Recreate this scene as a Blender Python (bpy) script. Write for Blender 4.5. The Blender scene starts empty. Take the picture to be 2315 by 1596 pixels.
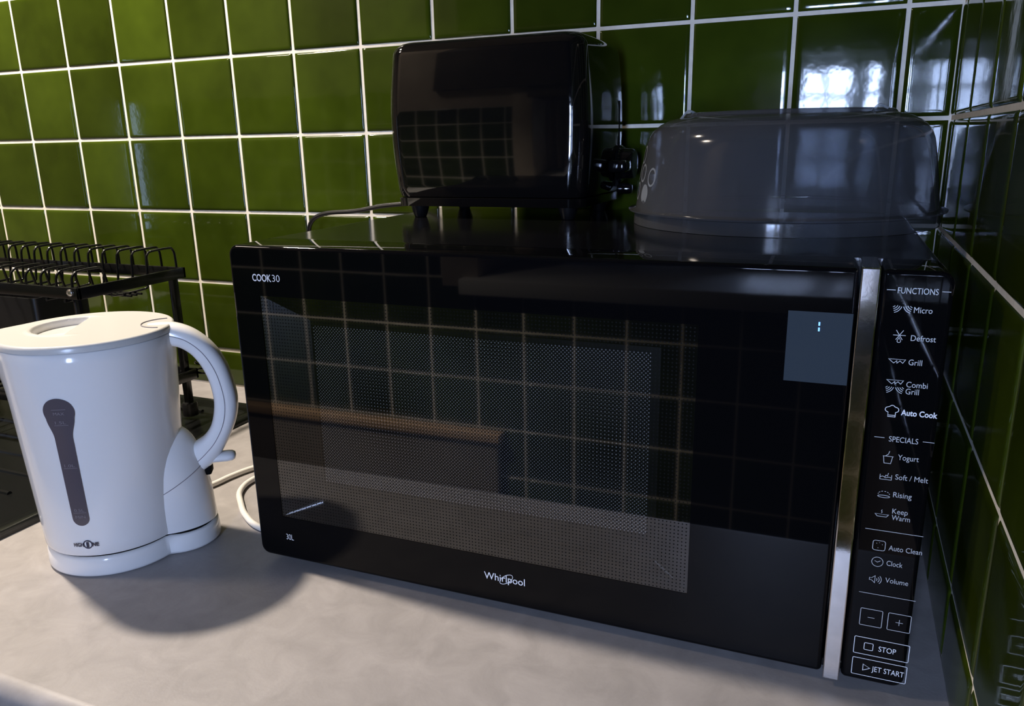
import bpy, bmesh, math, random
from mathutils import Vector, Matrix
from math import sin, cos, pi, radians, sqrt
random.seed(7)
SC = bpy.context.scene
COL = SC.collection

# ------------------------------------------------------------------ camera
W, H = 2315, 1596
F_PX = 1769.56
yaw, pit, rol = -0.3986052, -0.2633182, -0.0194825
cam_d = bpy.data.cameras.new('camera')
cam = bpy.data.objects.new('camera', cam_d)
COL.objects.link(cam)
cam_d.sensor_width = 36.0
cam_d.lens = F_PX / W * 36.0
cam_d.clip_start = 0.01
fw = Vector((sin(yaw) * cos(pit), cos(yaw) * cos(pit), sin(pit)))
rt = Vector((cos(yaw), -sin(yaw), 0))
up = rt.cross(fw)
R2 = cos(rol) * rt + sin(rol) * up
U2 = -sin(rol) * rt + cos(rol) * up
m = Matrix((R2, U2, -fw)).transposed().to_4x4()
m.translation = Vector((-0.0948, -0.9435, 1.2731))
cam.matrix_world = m
SC.camera = cam

# ------------------------------------------------------------------ view, sky, lights
SC.view_settings.view_transform = 'Standard'
SC.view_settings.look = 'None'
SC.view_settings.gamma = 1
SC.view_settings.use_curve_mapping = False
SC.view_settings.exposure = 0.0
SC.cycles.use_denoising = True
SC.cycles.max_bounces = 10
SC.cycles.transparent_max_bounces = 16
SC.cycles.sample_clamp_indirect = 6.0
SC.cycles.caustics_reflective = False
SC.cycles.caustics_refractive = False

wd = bpy.data.worlds.new('sky')
SC.world = wd
wd.use_nodes = True
wn = wd.node_tree.nodes
bg = wn['Background']
bg.inputs['Color'].default_value = (0.46, 0.64, 1.0, 1)
bg.inputs['Strength'].default_value = 6.0


def area_light(name, loc, target, energy, size, color, size_y=None, disk=False, spread=None):
    l = bpy.data.lights.new(name, 'AREA')
    l.energy = energy
    l.color = color
    l.shape = 'DISK' if disk else ('RECTANGLE' if size_y else 'SQUARE')
    l.size = size
    if size_y:
        l.size_y = size_y
    if spread:
        l.spread = spread
    o = bpy.data.objects.new(name, l)
    COL.objects.link(o)
    o.location = loc
    o.rotation_euler = (Vector(target) - Vector(loc)).to_track_quat('-Z', 'Y').to_euler()
    return o


# warm spot over the sink, up on the left
sl = bpy.data.lights.new('ceiling_spot', 'SPOT')
sl.energy = 152.0
sl.color = (1.0, 0.875, 0.725)
sl.spot_size = radians(108)
sl.spot_blend = 0.5
sl.shadow_soft_size = 0.038
so = bpy.data.objects.new('ceiling_spot', sl)
COL.objects.link(so)
so.location = (-1.355, -0.370, 2.2)
# second, broader ceiling lamp, added as warm fill for the shadows
area_light('ceiling_fill_lamp', (-1.75, -0.95, 2.27), (-1.35, -0.95, 0.9), 8.0, 0.22, (1.0, 0.86, 0.72), disk=True)
# daylight just outside the kitchen window
area_light('window_daylight', (-0.16, -1.80, 1.30), (-0.45, 0.0, 1.10), 56.0, 0.34, (0.50, 0.64, 1.0), size_y=0.56)

# ------------------------------------------------------------------ helpers


def mat(name, base=(0.5, 0.5, 0.5), rough=0.5, metal=0.0, spec=0.5, emit=None, estr=0.0, coat=0.0, ior=None, alpha=None, trans=None):
    mt = bpy.data.materials.new(name)
    mt.use_nodes = True
    b = mt.node_tree.nodes['Principled BSDF']
    b.inputs['Base Color'].default_value = (*base, 1)
    b.inputs['Roughness'].default_value = rough
    b.inputs['Metallic'].default_value = metal
    b.inputs['Specular IOR Level'].default_value = spec
    if ior:
        b.inputs['IOR'].default_value = ior
    if coat:
        b.inputs['Coat Weight'].default_value = coat
        b.inputs['Coat Roughness'].default_value = 0.03
    if emit:
        b.inputs['Emission Color'].default_value = (*emit, 1)
        b.inputs['Emission Strength'].default_value = estr
    if alpha is not None:
        b.inputs['Alpha'].default_value = alpha
    if trans is not None:
        b.inputs['Transmission Weight'].default_value = trans
    return mt


def nd(mt, typ, **kw):
    n = mt.node_tree.nodes.new(typ)
    for k, v in kw.items():
        setattr(n, k, v)
    return n


def lk(mt, a, ao, b, bi):
    mt.node_tree.links.new(a.outputs[ao], b.inputs[bi])


def bump_noise(mt, scale, strength, dist=0.001, detail=3.0, coord='Object'):
    b = mt.node_tree.nodes['Principled BSDF']
    tc = nd(mt, 'ShaderNodeTexCoord')
    n = nd(mt, 'ShaderNodeTexNoise')
    n.inputs['Scale'].default_value = scale
    n.inputs['Detail'].default_value = detail
    bp = nd(mt, 'ShaderNodeBump')
    bp.inputs['Strength'].default_value = strength
    bp.inputs['Distance'].default_value = dist
    lk(mt, tc, coord, n, 'Vector')
    lk(mt, n, 'Fac', bp, 'Height')
    lk(mt, bp, 'Normal', b, 'Normal')
    return mt


def color_noise(mt, c1, c2, scale, detail=6.0, lo=0.3, hi=0.7, distort=0.0):
    b = mt.node_tree.nodes['Principled BSDF']
    tc = nd(mt, 'ShaderNodeTexCoord')
    n = nd(mt, 'ShaderNodeTexNoise')
    n.inputs['Scale'].default_value = scale
    n.inputs['Detail'].default_value = detail
    n.inputs['Roughness'].default_value = 0.65
    n.inputs['Distortion'].default_value = distort
    r = nd(mt, 'ShaderNodeValToRGB')
    r.color_ramp.elements[0].position = lo
    r.color_ramp.elements[1].position = hi
    r.color_ramp.elements[0].color = (*c1, 1)
    r.color_ramp.elements[1].color = (*c2, 1)
    lk(mt, tc, 'Object', n, 'Vector')
    lk(mt, n, 'Fac', r, 'Fac')
    lk(mt, r, 'Color', b, 'Base Color')
    return mt


def root_loc(p):
    while p is not None and p.parent is not None:
        p = p.parent
    return Vector(p.location) if p is not None else Vector((0, 0, 0))


def obj(name, verts, faces, mats, parent=None, smooth=True, mat_idx=None, angle=None, label=None, flat=None, face_attr=None):
    """one mesh object; vertices are given in world space"""
    o0 = root_loc(parent)
    me = bpy.data.meshes.new(name)
    me.from_pydata([tuple(Vector(v) - o0) for v in verts], [], faces)
    if not isinstance(mats, (list, tuple)):
        mats = [mats]
    for q in mats:
        me.materials.append(q)
    if mat_idx:
        for p, i in zip(me.polygons, mat_idx):
            p.material_index = i
    me.validate()
    bm = bmesh.new()
    bm.from_mesh(me)
    bmesh.ops.recalc_face_normals(bm, faces=bm.faces[:])
    bm.to_mesh(me)
    bm.free()
    for p in me.polygons:
        p.use_smooth = smooth
    if smooth and angle is not None:
        me.set_sharp_from_angle(angle=radians(angle))
    if flat is not None:                      # large flat faces keep their true normal
        for p in me.polygons:
            if (abs(p.normal.dot(flat)) > 0.9995 if isinstance(flat, Vector) else p.area > flat):
                p.use_smooth = False
    if face_attr is not None:
        at = me.attributes.new('tint', 'FLOAT', 'FACE')
        for i, q in enumerate(face_attr):
            at.data[i].value = q
    me.update()
    o = bpy.data.objects.new(name, me)
    COL.objects.link(o)
    if parent is not None:
        o.parent = parent
    if label:
        o['label'] = label
    return o


class B:
    """collects shapes for one mesh"""

    def __init__(s):
        s.v, s.f, s.mi = [], [], []

    def add(s, v, f, mi=0):
        k = len(s.v)
        s.v += [tuple(q) for q in v]
        s.f += [tuple(i + k for i in q) for q in f]
        s.mi += [mi] * len(f)
        return s

    def box(s, lo, hi, bev=0.0, seg=2, mi=0, xf=None):
        bm = bmesh.new()
        bmesh.ops.create_cube(bm, size=1)
        for q in bm.verts:
            q.co = Vector([(a + b) / 2 + c * (b - a) for a, b, c in zip(lo, hi, q.co)])
        if bev > 0:
            bmesh.ops.bevel(bm, geom=bm.edges[:], offset=bev, segments=seg, profile=0.5, affect='EDGES')
        bm.verts.index_update()
        vs = [xf(q.co) if xf else q.co.copy() for q in bm.verts]
        fs = [[x.index for x in q.verts] for q in bm.faces]
        bm.free()
        return s.add(vs, fs, mi)

    def loft(s, rings, cap0=True, cap1=True, closed=True, mi=0):
        n = len(rings[0])
        v = [p for r in rings for p in r]
        f = []
        for i in range(len(rings) - 1):
            for j in range(n if closed else n - 1):
                a, b = i * n + j, i * n + (j + 1) % n
                f.append((a, b, b + n, a + n))
        if cap0:
            f.append(tuple(range(n))[::-1])
        if cap1:
            f.append(tuple(range((len(rings) - 1) * n, len(rings) * n)))
        return s.add(v, f, mi)

    def tube(s, pts, r, n=10, mi=0, caps=True, closed=False):
        pts = [Vector(p) for p in pts]
        N = len(pts)
        rr = r if isinstance(r, (list, tuple)) else [r] * N
        rings, prev = [], None
        for i, p in enumerate(pts):
            if closed:
                t = pts[(i + 1) % N] - pts[i - 1]
            else:
                t = pts[min(i + 1, N - 1)] - pts[max(i - 1, 0)]
            t.normalize()
            if prev is None:
                a = Vector((0, 0, 1)) if abs(t.z) < 0.9 else Vector((1, 0, 0))
                x = t.cross(a).normalized()
            else:
                x = (prev - t * prev.dot(t)).normalized()
            prev = x
            y = t.cross(x)
            rings.append([p + (x * cos(2 * pi * k / n) + y * sin(2 * pi * k / n)) * rr[i] for k in range(n)])
        if closed:
            rings.append(rings[0])
            return s.loft(rings, False, False, mi=mi)
        return s.loft(rings, caps, caps, mi=mi)

    def lathe(s, prof, c, n=48, mi=0, axis='z', cap=True):
        rings = []
        for r, z in prof:
            ring = []
            for k in range(n):
                a = 2 * pi * k / n
                if axis == 'z':
                    ring.append((c[0] + r * cos(a), c[1] + r * sin(a), c[2] + z))
                elif axis == 'x':
                    ring.append((c[0] + z, c[1] + r * cos(a), c[2] + r * sin(a)))
                else:
                    ring.append((c[0] + r * cos(a), c[1] + z, c[2] + r * sin(a)))
            rings.append(ring)
        return s.loft(rings, cap, cap, mi=mi)

    def obj(s, name, mats, parent=None, smooth=True, angle=35, label=None, flat=None, face_attr=None):
        return obj(name, s.v, s.f, mats, parent, smooth, s.mi, angle, label, flat, face_attr)


def spline(pts, per=8):
    """Catmull-Rom through the points"""
    P = [Vector(p) for p in pts]
    P = [2 * P[0] - P[1]] + P + [2 * P[-1] - P[-2]]
    out = []
    for i in range(1, len(P) - 2):
        for k in range(per):
            t = k / per
            a, b, c, d = P[i - 1], P[i], P[i + 1], P[i + 2]
            out.append(0.5 * ((2 * b) + (c - a) * t + (2 * a - 5 * b + 4 * c - d) * t * t + (3 * b - a - 3 * c + d) * t ** 3))
    out.append(P[-2])
    return out


def thing(name, label, cat, loc, group=None):
    o = bpy.data.objects.new(name, None)
    o.empty_display_size = 0.05
    COL.objects.link(o)
    o.location = loc
    tag(o, label, cat, group)
    return o


def tag(o, label, cat, group=None):
    o['label'] = label
    o['category'] = cat
    if group:
        o['group'] = group
    return o


def struct(o, label=None, cat=None):
    o['kind'] = 'structure'
    if label:
        o['label'] = label
    if cat:
        o['category'] = cat
    return o


def rrect(w, h, r, n=6):
    """outline of a rounded rectangle, corner at 0,0"""
    out = []
    for cx, cy, a0 in ((w - r, h - r, 0), (r, h - r, 90), (r, r, 180), (w - r, r, 270)):
        for k in range(n + 1):
            a = radians(a0 + 90 * k / n)
            out.append((cx + r * cos(a), cy + r * sin(a)))
    return out


# ------------------------------------------------------------------ materials
M_tile = mat('green_glaze', (0.040, 0.080, 0.006), 0.055, spec=0.40)
color_noise(M_tile, (0.019, 0.030, 0.0022), (0.034, 0.052, 0.004), 9.0, 3.0)
_at = nd(M_tile, 'ShaderNodeAttribute', attribute_name='tint')
_mr = nd(M_tile, 'ShaderNodeMapRange')
_mr.inputs['To Min'].default_value = 0.72
_mr.inputs['To Max'].default_value = 1.38
_vm = nd(M_tile, 'ShaderNodeVectorMath', operation='SCALE')
_bl = M_tile.node_tree.nodes['Principled BSDF'].inputs['Base Color'].links[0].from_socket
lk(M_tile, _at, 'Fac', _mr, 'Value')
lk(M_tile, _mr, 0, _vm, 'Scale')
M_tile.node_tree.links.new(_bl, _vm.inputs[0])
lk(M_tile, _vm, 0, M_tile.node_tree.nodes['Principled BSDF'], 'Base Color')
bump_noise(M_tile, 38.0, 0.085, 0.0012, 3.0)
M_grout = color_noise(mat('cream_grout', (0.74, 0.69, 0.60), 0.85), (0.66, 0.61, 0.52), (0.80, 0.76, 0.68), 60.0)
M_counter = mat('stone_laminate', (0.4, 0.35, 0.3), 0.42, spec=0.35)
color_noise(M_counter, (0.262, 0.245, 0.240), (0.350, 0.327, 0.322), 30.0, 10.0, 0.30, 0.70, 0.6)
bump_noise(M_counter, 420.0, 0.12, 0.0006, 2.0)
M_black = mat('black_gloss_plastic', (0.0030, 0.0030, 0.0035), 0.045, spec=0.70)
M_blackd = mat('black_satin', (0.006, 0.006, 0.007), 0.34, spec=0.4)
M_steelblk = bump_noise(mat('black_lacquered_steel', (0.004, 0.004, 0.005), 0.12, spec=0.5), 260.0, 0.05, 0.0004)
M_doorglass = mat('black_door_glass', (0.002, 0.002, 0.0025), 0.03, spec=0.17)
M_rackm = mat('black_coated_wire', (0.005, 0.005, 0.0055), 0.22, spec=0.5)
M_chrome = bump_noise(mat('polished_chrome', (0.74, 0.72, 0.72), 0.07, metal=1.0), 240.0, 0.03, 0.0004)
M_white = mat('white_plastic', (0.84, 0.83, 0.83), 0.12, spec=0.5)
M_whitel = mat('white_plastic_lid_dimmed', (0.60, 0.59, 0.575), 0.24, spec=0.45)  # same white plastic, darkened to offset the lamp's glare on the lid
M_whitec = mat('white_cord_rubber', (0.78, 0.75, 0.70), 0.35)
M_gauge = mat('smoked_gauge', (0.095, 0.080, 0.095), 0.18, spec=0.5)
M_gaugemark = mat('gauge_mark', (0.22, 0.20, 0.22), 0.3)
M_logo = mat('navy_print', (0.015, 0.02, 0.055), 0.4)
M_print = mat('white_print', (0.72, 0.72, 0.74), 0.4)
M_printdim = mat('grey_print', (0.42, 0.42, 0.43), 0.4)
M_sink = mat('black_composite', (0.006, 0.0066, 0.0066), 0.22, spec=0.5)
M_seam = mat('dark_gap', (0.003, 0.003, 0.003), 0.8, spec=0.1)
M_plaster = color_noise(mat('beige_plaster', (0.50, 0.42, 0.34), 0.9), (0.40, 0.33, 0.27), (0.52, 0.45, 0.37), 7.0)
M_paintw = mat('white_paint', (0.84, 0.83, 0.82), 0.4)
M_beam = color_noise(mat('dark_timber', (0.06, 0.045, 0.035), 0.7), (0.035, 0.026, 0.02), (0.09, 0.07, 0.05), 12.0)
M_oak = color_noise(mat('oak', (0.36, 0.2, 0.1), 0.5), (0.55, 0.36, 0.20), (0.66, 0.45, 0.27), 18.0)
M_brown = color_noise(mat('brown_front', (0.2, 0.17, 0.14), 0.5), (0.19, 0.165, 0.14), (0.25, 0.215, 0.18), 5.0)
M_curtain = mat('brown_curtain', (0.36, 0.30, 0.285), 0.9)
M_floor = color_noise(mat('floor_stone', (0.12, 0.10, 0.09), 0.6), (0.09, 0.075, 0.065), (0.15, 0.13, 0.11), 5.0)
M_brushed = mat('brushed_steel', (0.9, 0.9, 0.92), 0.42, metal=1.0)
M_screw = mat('zinc_screw', (0.75, 0.75, 0.76), 0.25, metal=1.0)
M_blue = mat('blue_digit', (0.1, 0.2, 0.6), 0.4, emit=(0.15, 0.42, 1.0), estr=1.6)
M_lcd = mat('lit_display', (0.012, 0.016, 0.024), 0.05, spec=0.2, emit=(0.28, 0.42, 0.62), estr=0.05)

# pane glass: thin clear sheet with a reflection
M_pane = bpy.data.materials.new('window_glass')
M_pane.use_nodes = True
_n = M_pane.node_tree.nodes
_n.remove(_n['Principled BSDF'])
_t = nd(M_pane, 'ShaderNodeBsdfTransparent')
_t.inputs['Color'].default_value = (0.96, 0.98, 1, 1)
_g = nd(M_pane, 'ShaderNodeBsdfGlossy')
_g.inputs['Roughness'].default_value = 0.02
_fr = nd(M_pane, 'ShaderNodeFresnel')
_fr.inputs['IOR'].default_value = 1.45
_mx = nd(M_pane, 'ShaderNodeMixShader')
lk(M_pane, _fr, 0, _mx, 0)
lk(M_pane, _t, 0, _mx, 1)
lk(M_pane, _g, 0, _mx, 2)
lk(M_pane, _mx, 0, _n['Material Output'], 'Surface')


def dots(mt, pu, pv, rad, hexg):
    """mask node: 1 inside a dot; uses object coords x (across) and z (up)"""
    tc = nd(mt, 'ShaderNodeTexCoord')
    sp = nd(mt, 'ShaderNodeSeparateXYZ')
    lk(mt, tc, 'UV', sp, 0)

    def mth(op, a, b=None):
        n = nd(mt, 'ShaderNodeMath', operation=op)
        for i, q in enumerate((a, b)):
            if q is None:
                continue
            if isinstance(q, (int, float)):
                n.inputs[i].default_value = q
            else:
                mt.node_tree.links.new(q, n.inputs[i])
        return n.outputs[0]
    v = mth('DIVIDE', sp.outputs['Y'], pv)
    u = mth('DIVIDE', sp.outputs['X'], pu)
    if hexg:
        row = mth('MODULO', mth('FLOOR', v), 2.0)
        u = mth('ADD', u, mth('MULTIPLY', row, 0.5))
    fu = mth('MULTIPLY', mth('SUBTRACT', mth('FRACT', u), 0.5), pu)
    fv = mth('MULTIPLY', mth('SUBTRACT', mth('FRACT', v), 0.5), pv)
    d = mth('SQRT', mth('ADD', mth('MULTIPLY', fu, fu), mth('MULTIPLY', fv, fv)))
    return mth('LESS_THAN', d, rad)


# oven window: bare glass printed with a square grid of black dots
M_win = bpy.data.materials.new('dotted_oven_glass')
M_win.use_nodes = True
_n = M_win.node_tree.nodes
_b = _n['Principled BSDF']
_b.inputs['Base Color'].default_value = (0.003, 0.003, 0.003, 1)
_b.inputs['Roughness'].default_value = 0.5
_b.inputs['Specular IOR Level'].default_value = 0.05
_t = nd(M_win, 'ShaderNodeBsdfTransparent')
_t.inputs['Color'].default_value = (0.55, 0.54, 0.54, 1)
_g = nd(M_win, 'ShaderNodeBsdfGlossy')
_g.inputs['Roughness'].default_value = 0.03
_fr = nd(M_win, 'ShaderNodeFresnel')
_fr.inputs['IOR'].default_value = 2.0
_mx = nd(M_win, 'ShaderNodeMixShader')
lk(M_win, _fr, 0, _mx, 0)
lk(M_win, _t, 0, _mx, 1)
lk(M_win, _g, 0, _mx, 2)
_mx2 = nd(M_win, 'ShaderNodeMixShader')
M_win.node_tree.links.new(dots(M_win, 0.00285, 0.00285, 0.00052, False), _mx2.inputs[0])
lk(M_win, _mx, 0, _mx2, 1)
lk(M_win, _b, 0, _mx2, 2)
lk(M_win, _mx2, 0, _n['Material Output'], 'Surface')

# perforated inner screen: bright dots on black
M_mesh = mat('perforated_screen', (0.004, 0.004, 0.004), 0.45, spec=0.2)
_mm = nd(M_mesh, 'ShaderNodeMix', data_type='RGBA')
_mm.inputs[6].default_value = (0.003, 0.003, 0.003, 1)
_mm.inputs[7].default_value = (0.55, 0.54, 0.53, 1)
M_mesh.node_tree.links.new(dots(M_mesh, 0.0030, 0.0015, 0.00055, True), _mm.inputs[0])
lk(M_mesh, _mm, 2, M_mesh.node_tree.nodes['Principled BSDF'], 'Base Color')
M_tray = mat('oven_cavity_frame', (0.012, 0.012, 0.013), 0.3, spec=0.4)

# translucent grey plastic of the plate cover
M_dome = bpy.data.materials.new('smoky_clear_plastic')
M_dome.use_nodes = True
_n = M_dome.node_tree.nodes
_b = _n['Principled BSDF']
_b.inputs['Base Color'].default_value = (0.070, 0.071, 0.077, 1)
_b.inputs['Roughness'].default_value = 0.10
_b.inputs['Specular IOR Level'].default_value = 0.5
_t = nd(M_dome, 'ShaderNodeBsdfTransparent')
_t.inputs['Color'].default_value = (0.80, 0.83, 0.87, 1)
_lw = nd(M_dome, 'ShaderNodeLayerWeight')
_lw.inputs['Blend'].default_value = 0.30
_mr = nd(M_dome, 'ShaderNodeMapRange')
_mr.inputs['To Min'].default_value = 0.46
_mr.inputs['To Max'].default_value = 0.92
_mx = nd(M_dome, 'ShaderNodeMixShader')
lk(M_dome, _lw, 'Facing', _mr, 'Value')
lk(M_dome, _mr, 0, _mx, 0)
lk(M_dome, _t, 0, _mx, 1)
lk(M_dome, _b, 0, _mx, 2)
lk(M_dome, _mx, 0, _n['Material Output'], 'Surface')
bump_noise(M_dome, 55.0, 0.05, 0.001, 4.0)
M_etch = mat('frosted_etching', (0.30, 0.32, 0.34), 0.6, alpha=0.5)

# ------------------------------------------------------------------ tiled walls
PX, PZ = 0.1085, 0.10988


def tiled(name, us, zs, place, nodes=None, tilt=0.0016, grout=0.0042, thick=0.0018):
    """us / zs: grout-line positions (the first and last are the ends); place(u, z, h) -> world point"""
    b = B()
    g = grout / 2
    b.add([place(us[0], zs[0], 0), place(us[-1], zs[0], 0), place(us[-1], zs[-1], 0), place(us[0], zs[-1], 0)], [(0, 1, 2, 3)], 1)
    b.add([place(us[0], zs[0], -0.02), place(us[-1], zs[0], -0.02), place(us[-1], zs[-1], -0.02), place(us[0], zs[-1], -0.02)], [(3, 2, 1, 0)], 1)
    tints = [0.5, 0.5]
    edge = nodes or [0, 0.0005, 0.0013, 0.0026, 0.0045, 0.008, 0.018, 0.034]
    for i in range(len(us) - 1):
        for j in range(len(zs) - 1):
            u0, u1, z0, z1 = us[i] + g, us[i + 1] - g, zs[j] + g, zs[j + 1] - g
            if u1 - u0 < 0.004 or z1 - z0 < 0.004:
                continue

            def axis(a, c):
                L = c - a
                e = [q for q in edge if q < L / 2 - 0.001]
                return [a + q for q in e] + [(a + c) / 2] + [c - q for q in reversed(e)]
            U, Z = axis(u0, u1), axis(z0, z1)
            ta, tb = random.uniform(-tilt, tilt), random.uniform(-tilt, tilt)
            pu, pv = random.uniform(0.10, 0.40), random.uniform(0.10, 0.40)

            def ez(q):
                q = min(max(q, 0) / 0.0046, 1)
                return sqrt(max(0, 1 - (1 - q) ** 2))
            vs = []
            for u in U:
                for z in Z:
                    du, dz = min(u - u0, u1 - u), min(z - z0, z1 - z)
                    su, sz = (u - (u0 + u1) / 2) / PX * 2, (z - (z0 + z1) / 2) / PZ * 2
                    h = thick * ez(du) * ez(dz)
                    h += (0.00022 * pu * (1 - su * su) + 0.00022 * pv * (1 - sz * sz)) * ez(du) * ez(dz)
                    h += ta * (u - (u0 + u1) / 2) + tb * (z - (z0 + z1) / 2)
                    vs.append(place(u, z, h - 0.0001))
            n = len(Z)
            tint = random.random()
            nf0 = len(b.f)
            b.add(vs, [(a * n + c, (a + 1) * n + c, (a + 1) * n + c + 1, a * n + c + 1) for a in range(len(U) - 1) for c in range(n - 1)], 0)
            tints += [tint] * (len(b.f) - nf0)
    return b.obj(name, [M_tile, M_grout], angle=60, face_attr=tints)


XC0 = -0.0496               # last grout column before the corner
xs_back = [XC0 - PX * k for k in range(24, -1, -1)] + [0.0]
zrow = [1.3983 + PZ * k for k in range(-4, 10)]
zs_back = [0.9] + zrow
wb = tiled('wall_back', xs_back, zs_back, lambda u, z, h: (u, -h, z))
struct(wb)
ys_r = [-1.385] + [-0.3675 - PX * k for k in range(9, -4, -1)]
ys_r = [-1.385] + [y for y in sorted([-0.3675 - PX * k for k in range(-3, 9)]) if y > -1.37] + [0.0]
wr = tiled('wall_right', ys_r, zs_back, lambda u, z, h: (-h, u, z))
struct(wr)
edge_c = [0, 0.0008, 0.0022, 0.0046]
YO = -1.385
xs_o = [-0.7756 + 0.1088 * k for k in range(-17, 8)]
xs_o = [x for x in xs_o if x < -0.02] + [0.0]
zs_o1 = [0.9999 - 0.11 * k for k in range(9, 0, -1)] + [0.9999]
w1 = tiled('wall_opposite', xs_o, zs_o1, lambda u, z, h: (u, YO + h, z), edge_c)
struct(w1)
xs_o2 = [x for x in xs_o if x < -0.88]
w2 = tiled('wall_opposite_upper', xs_o2 + [-0.85], [0.9999 + 0.11 * k for k in range(0, 5)], lambda u, z, h: (u, YO + h, z), edge_c)
w2.name = 'wall_opposite.001'
struct(w2)

b = B()
b.box((-2.66, YO - 0.3, 1.56), (0.0, YO, 2.3))                       # plaster over the tiles and lintel side
b.box((-2.66, YO - 0.3, 1.4399), (-0.80, YO, 1.56))
struct(b.obj('wall_opposite.002', M_plaster, smooth=False))
b = B()
b.box((-0.85, YO - 0.30, 0.98), (-0.765, YO + 0.004, 1.56), 0.004)
b.box((-0.02, YO - 0.30, 0.98), (0.0, YO + 0.0, 1.56))
struct(b.obj('trim_1', M_plaster))
b = B()
b.box((-0.79, YO - 0.30, 1.49), (0.0, YO + 0.012, 1.56), 0.004)
b.box((-1.22, YO + 0.001, 1.56), (-0.001, YO + 0.03, 2.299), 0.004)  # unseen dark panel added so the toaster's top mirrors black
struct(b.obj('trim_2', M_beam))
b = B()
b.box((-0.80, YO - 0.32, 0.968), (0.0, YO + 0.03, 1.002), 0.004)
struct(b.obj('trim_3', M_paintw))
b = B()
b.box((-2.68, YO - 0.30, 0.0), (0.02, YO - 0.021, 0.968))
struct(b.obj('wall_opposite.003', M_plaster, smooth=False))
b = B()
b.box((-2.70, YO, 0), (-2.655, 0, 2.3))
struct(b.obj('wall_left', M_plaster, smooth=False))
b = B()
b.box((-2.70, YO - 0.35, 2.30), (0.02, 0.02, 2.34))
struct(b.obj('ceiling', M_plaster, smooth=False))
b = B()
b.box((-2.70, YO - 0.35, -0.04), (0.02, 0.02, 0.0))
struct(b.obj('floor', M_floor, smooth=False))
b = B()
b.box((-2.70, 0.0205, -0.0), (0.045, 0.06, 2.34))
struct(b.obj('wall_back.001', M_plaster, smooth=False))
b = B()
b.box((0.0205, YO - 0.35, -0.0), (0.06, 0.02, 2.34))
struct(b.obj('wall_right.001', M_plaster, smooth=False))
b = B()
b.box((-2.655, -0.0005, 0.0), (0.0, 0.0205, 0.9))
b.box((0.0, -1.385, 0.0), (0.0205, 0.0, 0.9))
struct(b.obj('wall_back.002', M_plaster, smooth=False))

# window in the deep reveal opposite
YW = -1.66
b = B()
for x0, x1 in ((-0.765, -0.66), (-0.36, -0.240), (-0.106, -0.058), (-0.030, -0.02)):
    b.box((x0, YW - 0.02, 1.0), (x1, YW + 0.03, 1.49), 0.004)
b.box((-0.765, YW - 0.02, 1.0), (-0.02, YW + 0.03, 1.040), 0.004)
b.box((-0.765, YW - 0.02, 1.462), (-0.02, YW + 0.03, 1.49), 0.004)
for x in (-0.175, -0.50):
    b.box((x - 0.006, YW - 0.008, 1.03), (x + 0.006, YW + 0.012, 1.47))
for z in (1.20, 1.388):
    b.box((-0.66, YW - 0.007, z - 0.006), (-0.02, YW + 0.011, z + 0.006))
win = struct(b.obj('window_1', M_paintw))
obj('window_pane', [(-0.67, YW, 1.035), (-0.03, YW, 1.035), (-0.03, YW, 1.475), (-0.67, YW, 1.475)], [(0, 1, 2, 3)], M_pane, win, False)
cv = B()
pr = []
for k in range(61):
    x = -0.765 + 0.41 * k / 60
    pr.append((x, YW + 0.075 + 0.018 * sin(k * 1.05) + 0.006 * sin(k * 2.3)))
cv.loft([[(x, y, 1.015) for x, y in pr] + [(x, y - 0.003, 1.015) for x, y in reversed(pr)], [(x, y, 1.487) for x, y in pr] + [(x, y - 0.003, 1.487) for x, y in reversed(pr)]])
tag(cv.obj('curtain', M_curtain), 'taupe curtain hanging at the window, seen only as a reflection in the tiles', 'curtain')

# low radiator cover with an oak ledge under the opposite wall, seen only mirrored in the oven glass
t = thing('radiator_cover', 'low beige radiator cover with a narrow oak ledge, mirrored in the oven door', 'radiator cover', (-1.6, -1.34, 0))
B().box((-2.5, YO + 0.006, 0.0), (-0.722, -1.358, 0.648), 0.003).obj('carcass', M_brown, t)
B().box((-2.52, YO + 0.004, 0.648), (-0.714, -1.348, 0.668), 0.003).obj('ledge', M_oak, t)

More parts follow.
